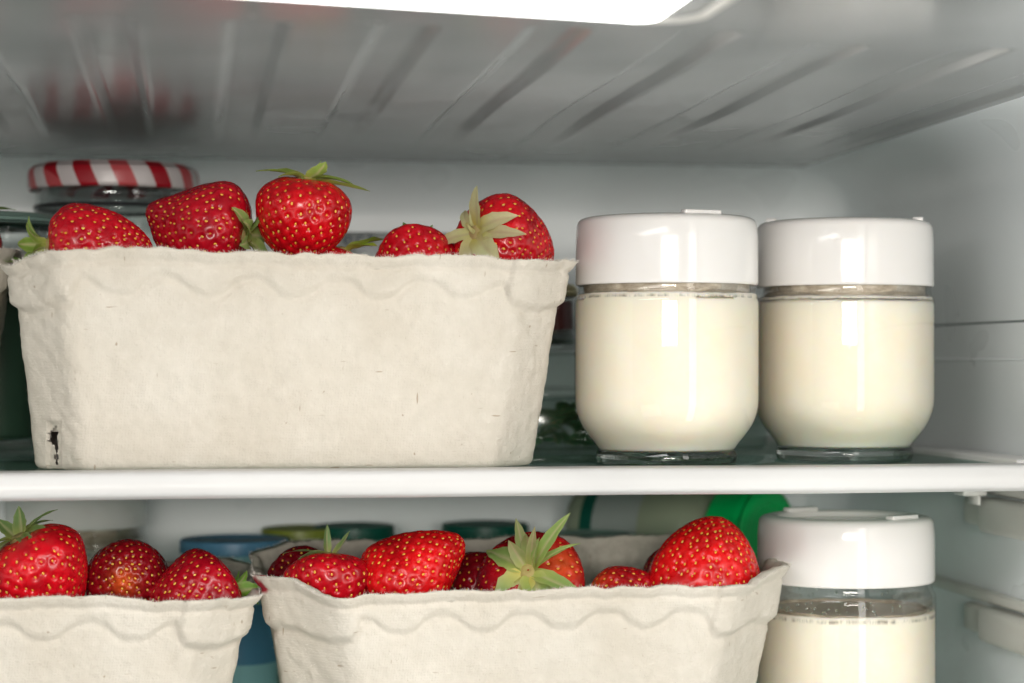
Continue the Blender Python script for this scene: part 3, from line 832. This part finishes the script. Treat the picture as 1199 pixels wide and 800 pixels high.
berry(388, 336, .052, .034, .034, (.35, -.05, 1), 'nearly hidden strawberry with only a yellow-green leaf showing above the upper rim', seed=14, hi=False,
      leaves=[(0, .017, .010, 50, 25, dict(yel=1)), (25, .014, .008, 50, 40), (-30, .014, .008, 40, 10), (180, .010, .006, 0, -30)], leafcol=LIME)
berry(487, 317, .045, .031, .0335, (.1, .75, .65), 'small low strawberry, mostly below the rim, in the upper punnet', taper=.30, seed=15, lump=.05, colr=(.54, .008, .02),
      leaves=[(20, .013, .005, 45, 70), (100, .012, .005, 20, 0), (-60, .010, .005, 30, 30), (180, .013, .005, 20, 30), (240, .012, .005, 20, 0)], leafcol=(.10, .24, .04))
berry(596, 288, .042, .044, .0385, (-.72, -.50, .22), 'strawberry with a dried pale yellow crown, rightmost in the upper punnet', taper=.44, seed=16, roll=0, lump=.05, colr=(.58, .010, .020),
      leaves=[(0, .021, .0095, 42, 34, dict(yel=1, fold=.2)), (-38, .021, .0060, 18, -24, dict(yel=.8, dry=.25)), (-58, .024, .0075, 8, -30, dict(dry=.3)), (-92, .023, .0090, 16, -22, dict(yel=.9)),
              (-128, .015, .0125, 0, -50, dict(dry=.35)), (-163, .020, .0080, -4, -50, dict(dry=.8)), (170, .021, .0085, 0, -30, dict(dry=.25)), (140, .018, .007, 25, -10), (85, .015, .006, 10, -30), (40, .014, .006, 20, 10)],
      leafcol=YEL, stem=.006)
# left neighbour punnet
berry(-39, 303, .125, .036, .032, (-.2, .0, 1), 'strawberry in the left punnet showing only a leaf and a red edge', seed=17, taper=.3,
      leaves=[(0, .0235, .009, 22, -22), (180, .015, .006, 10, 0), (90, .015, .006, 10, 0)], leafcol=GRN)
berry(-40, 338, .096, .030, .018, (.3, -.3, 1), 'strawberry behind the left rim whose leaf hangs over the gap', seed=18, hi=False,
      leaves=[(0, .028, .012, 20, -14), (90, .012, .006, 20, 20), (180, .012, .006, 20, 20)], leafcol=(.16, .34, .05))
# ---- lower left punnet
berry(46, 677, .040, .041, .0425, (-.42, -.12, .88), 'large bright strawberry with a leafy crown, leftmost in the lower left punnet', taper=.30, seed=21, lump=.04, colr=(.62, .010, .020),
      leaves=[(0, .017, .006, 30, -8), (20, .012, .006, 15, -15), (-30, .013, .006, 10, -30), (60, .014, .006, 50, 70), (180, .018, .006, 20, -30), (230, .018, .006, 15, -40), (120, .015, .006, 40, 60), (-70, .016, .006, 5, -40)], leafcol=(.20, .30, .10))
berry(148, 676, .052, .032, .0325, (.05, .92, -.35), 'dark round strawberry with an orange unripe spot in the lower left punnet', taper=.30, seed=22, lump=.04, colr=(.26, .006, .014),
      pale=[(.0, .45, -.9, 1.0, .07)])
berry(229, 711, .042, .038, .040, (.80, .35, .30), 'deep red strawberry with one small leaf at its right, lower left punnet', taper=.30, seed=23, lump=.06, colr=(.36, .006, .018),
      leaves=hug(6, .011, .006, 70, 40, 8), leafcol=GRN)
# ---- lower middle punnet
berry(354, 680, .066, .026, .026, (-.3, .8, .3), 'small dark strawberry in shade at the left corner of the lower middle punnet', seed=31, colr=(.16, .004, .012), taper=.25)  # shade of the corner is put into the fruit colour
berry(383, 693, .040, .033, .0345, (.08, .25, 1), 'low strawberry with upright green leaves at the left of the lower middle punnet', taper=.28, seed=32, lump=.05, colr=(.48, .008, .018),
      leaves=[(-20, .014, .0072, 50, 60), (-120, .011, .004, 70, 85), (180, .018, .005, 15, -10), (0, .020, .006, 0, -50), (20, .018, .005, -5, -45), (90, .012, .006, 20, 0), (210, .014, .005, 5, -25)], leafcol=(.20, .32, .12))
berry(484, 671, .040, .046, .036, (-.84, -.12, -.50), 'bright strawberry with its blunt tip raised to the right in the lower middle punnet', taper=.46, seed=33, lump=.05, colr=(.66, .012, .014),
      bulge=[(.5, 0, -1, .12, .15), (-.8, 0, .1, .10, .2)], leaves=hug(6, .012, .006, 80, 50, 9), leafcol=LIME)
berry(627, 691, .042, .036, .0435, (-.30, -.76, .56), 'strawberry whose large spiky green crown faces forward in the lower middle punnet', taper=.25, seed=34, lump=.05, colr=(.50, .008, .016),
      dark=[(-.9, .1, .2, .9, .35)], pale=[(.55, 0, .8, .8, .06)], stem=0,  # dark zone paints the shade of the fruit's left side into its colour
      leaves=[(12, .030, .0050, 60, 26), (-6, .027, .0046, 52, 14), (46, .022, .0048, 70, 50, dict(dry=.45)), (-50, .026, .0075, 22, -18), (-82, .026, .0100, 8, -26), (-138, .021, .0130, 2, -50, dict(yel=1)), (176, .019, .0095, -5, -50, dict(yel=1)),
              (130, .023, .0130, 4, -40), (86, .018, .0075, 20, 45, dict(dry=.25)), (66, .017, .006, 40, 80, dict(dry=.3)), (28, .015, .006, 70, 60), (110, .014, .005, 40, 60, dict(dry=.4))], leafcol=(.29, .42, .12), hub=(.4, .4))
berry(737, 697, .042, .036, .022, (-.95, -.1, .08), 'thin strawberry with an orange shoulder lying low between two larger ones', taper=.25, seed=35, lump=.04, colr=(.42, .008, .014), pale=[(.2, 0, 1, .9, .14)])
berry(829, 670, .042, .047, .0475, (-.24, .08, -1), 'largest bright strawberry pointing upward at the right of the lower middle punnet', taper=.36, seed=36, lump=.05, colr=(.66, .012, .012),
      leaves=hug(5, .010, .006, 60, 30, 2))
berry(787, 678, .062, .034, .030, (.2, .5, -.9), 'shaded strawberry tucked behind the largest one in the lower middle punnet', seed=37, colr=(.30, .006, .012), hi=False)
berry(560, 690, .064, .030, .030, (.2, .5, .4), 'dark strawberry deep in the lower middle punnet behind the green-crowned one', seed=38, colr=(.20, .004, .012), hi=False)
# supporting layers, partly visible from the side
rg = random.Random(99); kk = 0
def fillers(cx, cy, z, nx_, ny_, where, hx_, hy_, group):
    for i in range(nx_):
        for j in range(ny_):
            x = cx + hx_ * (2 * (i + .5) / nx_ - 1) + rg.uniform(-.002, .002); y = cy + hy_ * (2 * (j + .5) / ny_ - 1)
            o = proto.copy(); col.objects.link(o); o.location = (x, y, z + rg.uniform(-.001, .002)); o.rotation_quaternion = rot_to((rg.uniform(-1, 1), rg.uniform(-1, 1), rg.uniform(-.4, .4)), rg.uniform(0, 6))
            for ch in proto.children:
                c = ch.copy(); col.objects.link(c); c.parent = o
            o['label'] = where; o['group'] = group
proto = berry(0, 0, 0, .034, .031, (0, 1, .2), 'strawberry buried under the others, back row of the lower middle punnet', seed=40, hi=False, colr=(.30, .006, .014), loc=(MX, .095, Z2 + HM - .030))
proto['group'] = 'buried strawberries of the lower middle punnet'
fillers(MX, .072, Z2 + .022, 5, 3, 'strawberry buried under the others, back row of the lower middle punnet', .078, .045, 'buried strawberries of the lower middle punnet')
fillers(MX, .105, Z2 + HM - .026, 5, 1, 'strawberry buried under the others, back row of the lower middle punnet', .080, .0, 'buried strawberries of the lower middle punnet')
fillers(lr.x - HX, .100, Z2 + HM - .028, 5, 1, 'strawberry buried under the others in the lower left punnet', .080, .0, 'buried strawberries of the lower left punnet')
fillers(lr.x - HX, .045, Z2 + .024, 5, 1, 'strawberry buried under the others in the lower left punnet', .078, .0, 'buried strawberries of the lower left punnet')
fillers(BX, .060, .036, 6, 1, 'strawberry buried under the others in the upper punnet', .080, .0, 'buried strawberries of the upper punnet')
fillers(BX, .095, .056, 6, 1, 'strawberry buried under the others in the upper punnet', .085, .0, 'buried strawberries of the upper punnet')

# ------------------------------------------------------------------ things at the back, upper shelf
def jam_jar(px, y_top, Y, r, lid_h, lid_m, body_m, fill, label, z0=0.0, neck=.9, glass_m='old_glass', name='jam_jar'):
    p = at(px, y_top, Y); H_ = p.z - z0
    t_ = empty(name, (p.x, Y, z0), R(20), label, 'jar')
    hb = H_ - lid_h
    outer = fillet([(0, .001, 0), (r * .9, 0, .002), (r * .98, .006, .002), (r * .98, hb - .016, .006), (r * neck, hb - .006, .004), (r * neck, hb + lid_h * .6, 0)], 6)
    inner = fillet([(r * neck - .002, hb + lid_h * .6, 0), (r * neck - .002, hb - .006, .003), (r * .98 - .002, hb - .017, .005), (r * .98 - .002, .008, .002), (0, .006, 0)], 6)
    lathe('glass', outer + inner, glass_m, t_, 96)
    lathe('filling', fillet([(0, .0061, 0), (r * .98 - .0022, .009, .002), (r * .98 - .0022, fill * hb, .001), (0, fill * hb - .001, 0)], 4), body_m, t_, 96)
    lathe('lid', fillet([(0, H_, 0), (r * .93, H_, .003), (r, H_ - .004, .002), (r, hb + .001, .001), (r - .0012, hb, .0005), (r - .0012, hb + .004, 0), (0, hb + .006, 0)], 5), lid_m, t_, 96)
    return t_
g = jam_jar(133, 195, .215, .0405, .0125, 'gingham', 'jam', .50, 'jam jar with a red and white gingham lid behind the upper punnet')
# dark lip under the gingham lid
lathe('rim_band', fillet([(.0372, .0, 0), (.0378, .0007, .0004), (.0378, .0014, .0004), (.0372, .002, 0)], 3), 'metal_dark', g, 96).location.z = at(133, 195, .215).z - .0215
jam_jar(-20, 252, .165, .037, .006, 'grey_green', 'greens', .86, 'low glass jar of dark green contents at the left edge behind the punnets', glass_m='old_glass', name='glass_jar')
# blue-lettered carton
p0 = at(372, 270, .23); p1 = at(545, 270, .23)
ct = empty('carton', ((p0.x + p1.x) / 2, .255, 0), 0, 'pale grey carton with dark blurred lettering behind the middle of the upper punnet', 'carton')
hw = (p1.x - p0.x) / 2
box('body', -hw, hw, -.02, .02, .0005, p0.z, 'carton', ct, .004, 4)
a = at(417, 287, .2347); b_ = at(447, 300, .2347)
box('white_band', a.x - ct.location.x, b_.x - ct.location.x, -.0208, -.0195, b_.z, a.z, 'carton_white', ct, .0003, 1)
a = at(503, 277, .2347); b_ = at(535, 291, .2347)
box('dark_band', a.x - ct.location.x, b_.x - ct.location.x, -.0208, -.0195, b_.z, a.z, 'ink', ct, .0003, 1)
cu = bpy.data.curves.new('lettering', 'FONT'); cu.body = 'ect'; cu.size = .0105; cu.extrude = .0003; cu.align_x = 'LEFT'; cu.space_character = 1.25
to = bpy.data.objects.new('lettering', cu); col.objects.link(to); cu.materials.append(M['ink'])
bpy.context.view_layer.update()
me = to.to_mesh(); me = bpy.data.meshes.new_from_object(to); bpy.data.objects.remove(to)
tb = bpy.data.objects.new('lettering', me); col.objects.link(tb); tb.parent = ct; a = at(401, 287, .2347)
tb.location = (a.x - ct.location.x, -.0206, a.z); tb.rotation_euler = (R(90), 0, 0)
# clear box with greens, jam jar with cream lid on it
a = at(560, 412, .13); b_ = at(905, 412, .13); bt = a.z
cb = empty('salad_box', ((a.x + b_.x) / 2, .175, 0), 0, 'clear plastic box of dark green leaves behind the two full jars', 'box')
w2 = (b_.x - a.x) / 2
def hollow(name, w, d, z0, z1, th, m, parent, bev):
    bm = bmesh.new(); box_bm(bm, -w, w, -d, d, z0, z1, bev, 3)
    o = from_bm(name, bm, m, parent); return o
bm = bmesh.new(); box_bm(bm, -w2, w2, -.04, .04, .0006, bt * .55, .004, 3); box_bm(bm, -w2 + .0012, w2 - .0012, -.0388, .0388, .0018, bt * .55 - .0012, .003, 3)
from_bm('tray', bm, 'clear_box', cb)
bm = bmesh.new(); box_bm(bm, -w2 - .002, w2 + .002, -.042, .042, bt * .55 + .0004, bt * .55 + .003, .001, 2); box_bm(bm, -w2 + .004, w2 - .004, -.036, .036, bt * .55 + .0033, bt, .004, 3)
from_bm('lid', bm, 'clear_box', cb)
LV, LF, LZ = [], [], []; rg = random.Random(5)
for k in range(170):
    leaf_geo(LV, LF, LZ, (rg.uniform(-w2 + .012, w2 - .012), rg.uniform(-.030, .022), rg.uniform(.003, bt * .45)), rg.uniform(0, 6.28), rg.uniform(.010, .02), rg.uniform(.006, .014), rg.uniform(-20, 40), rg.uniform(-50, 30), yel=0, nseg=5)
LV = [(max(-w2 + .003, min(w2 - .003, x)), max(-.037, min(.037, y)), max(.0022, min(bt * .55 - .002, z))) for x, y, z in LV]
o = mesh_obj('salad_leaves', np.array(LV), LF, 'leaf', cb, True, None, np.array(LZ)); o.color = (.16, .36, .18, 1); o['kind'] = 'stuff'
jam_jar(636, 333, .165, .0165, .0062, 'cream_lid', 'maroon', .93, 'small dark jam jar with a cream lid between the upper punnet and the jars', z0=bt + .0004)
# ------------------------------------------------------------------ things at the back, lower shelf
def tub(px, y_top, Y, r, lid_m, body_m, label, band=None, h=.075, grp=None):
    p = at(px, y_top, Y)
    z0 = Z2 + .0004
    t_ = empty('dairy_tub', (p.x, Y, z0), 0, label, 'tub', grp); H_ = p.z - z0
    lathe('cup', fillet([(0, 0, 0), (r * .78, 0, .002), (r * .95, H_ - .004, .002), (r, H_ - .0025, .0008), (r, H_ - .0012, 0), (0, H_ - .0012, 0)], 4), body_m, t_, 64)
    lathe('lid', fillet([(r - .003, H_ + .0026, 0), (0, H_ + .0016, 0)], 3)[::-1] + fillet([(r - .0025, H_ + .003, 0), (r + .0012, H_ + .0026, .0008), (r + .0014, H_ - .004, .0005), (r + .0002, H_ - .004, 0)], 4), lid_m, t_, 64)
    if band:
        z1_, z2_ = H_ * .30, H_ * .66
        lathe('label', [(r * (.78 + .17 * z1_ / H_) + .0003, z1_), (r * (.78 + .17 * z2_ / H_) + .0004, z2_)], band, t_, 64)
    return t_
tub(275, 637, .215, .025, 'tub_blue', 'tub_teal', 'blue-lidded dairy tub between the two lower punnets', 'tub_blue')
tub(352, 624, .262, .0185, 'olive', 'grey_green', 'tub with an olive green lid behind the left corner of the lower middle punnet')
tub(415, 621, .262, .019, 'dark_green', 'grey_green', 'green-lidded tub just right of the olive-lidded one')
tub(568, 619, .262, .021, 'dark_green', 'grey_green', 'green-lidded tub behind the blunt-tipped strawberry, lower shelf')
tub(690, 631, .205, .0215, 'grey_green', 'dark_green', 'green tub below the lying bottle, lower shelf')
# lying bottle with green cap
pb = at(886, 629, .20); ca = Vector((.64, -.77, 0)).normalized()
bt_ = empty('plastic_bottle', (pb.x, pb.y, pb.z), 0, 'pale plastic bottle with a bright green cap lying behind the lower punnet', 'bottle')
bt_.rotation_mode = 'QUATERNION'; bt_.rotation_quaternion = Vector((0, 0, 1)).rotation_difference(ca)
rb_ = .0262
lathe('cap', fillet([(0, .006, 0), (rb_ * .62, .006, .001), (rb_ * .66, .0078, .0008), (rb_ * .9, .008, .003), (rb_, .004, .003), (rb_, -.014, .001), (rb_ - .002, -.014, 0)], 6), 'cap_green', bt_, 96)
lathe('body', fillet([(.017, -.012, 0), (.018, -.018, .003), (.030, -.036, .012), (.030, -.098, .008), (.024, -.104, .003), (0, -.104, 0)], 6), 'bottle_pale', bt_, 96)
lathe('label', [(.0304, -.052), (.0305, -.082)], 'label_pale', bt_, 96)
lathe('label_band', [(.0307, -.081), (.0307, -.089)], 'dark_green', bt_, 96)
bm = bmesh.new()
for (az, zz, rr_, hh) in ((232, -.074, .008, .004), (226, -.062, .003, .005)):
    # small dark leaf and fruit shapes printed on the label
    vs = []
    for k in range(14):
        a = 2 * math.pi * k / 14; aa = R(az) + math.cos(a) * rr_ / .03; vs.append(bm.verts.new((.0311 * math.cos(aa), .0311 * math.sin(aa), zz + hh * math.sin(a))))
    bm.faces.new(vs)
from_bm('label_print', bm, 'maroon', bt_)
bt_.location.z = max(bt_.location.z, Z2 + .031)

# ------------------------------------------------------------------ light
w = bpy.data.worlds.new('World'); sc.world = w; w.use_nodes = True
bg = w.node_tree.nodes['Background']; bg.inputs[0].default_value = (.84, .84, .82, 1); bg.inputs[1].default_value = .17
def area(name, loc, tgt, sx_, sy_, power, colr):
    l = bpy.data.lights.new(name, 'AREA'); l.shape = 'RECTANGLE'; l.size = sx_; l.size_y = sy_; l.energy = power; l.color = colr
    o = bpy.data.objects.new(name, l); col.objects.link(o); o.location = loc
    o.rotation_euler = (Vector(tgt) - Vector(loc)).to_track_quat('-Z', 'Y').to_euler(); return o
area('strip_lamp', (.170, -.26, -.07), (.09, .05, -.07), .05, .42, .42, (1, .97, .92))
area('front_softbox', (-.30, -2.3, .165), (.0, .0, .03), .75, .17, 20.5, (1, .935, .855))
area('side_softbox', (.98, -1.15, -.10), (.0, .05, -.03), .14, .7, 4.0, (1, .94, .86))
area('low_softbox', (-.55, -.95, -.42), (.20, -.05, .08), .5, .5, 1.3, (1, .97, .92))

# ------------------------------------------------------------------ render settings
sc.render.engine = 'CYCLES'
sc.view_settings.view_transform = 'Standard'; sc.view_settings.look = 'None'; sc.view_settings.exposure = 0
sc.cycles.max_bounces = 14; sc.cycles.transmission_bounces = 12; sc.cycles.transparent_max_bounces = 12
sc.cycles.caustics_refractive = True; sc.cycles.blur_glossy = .5
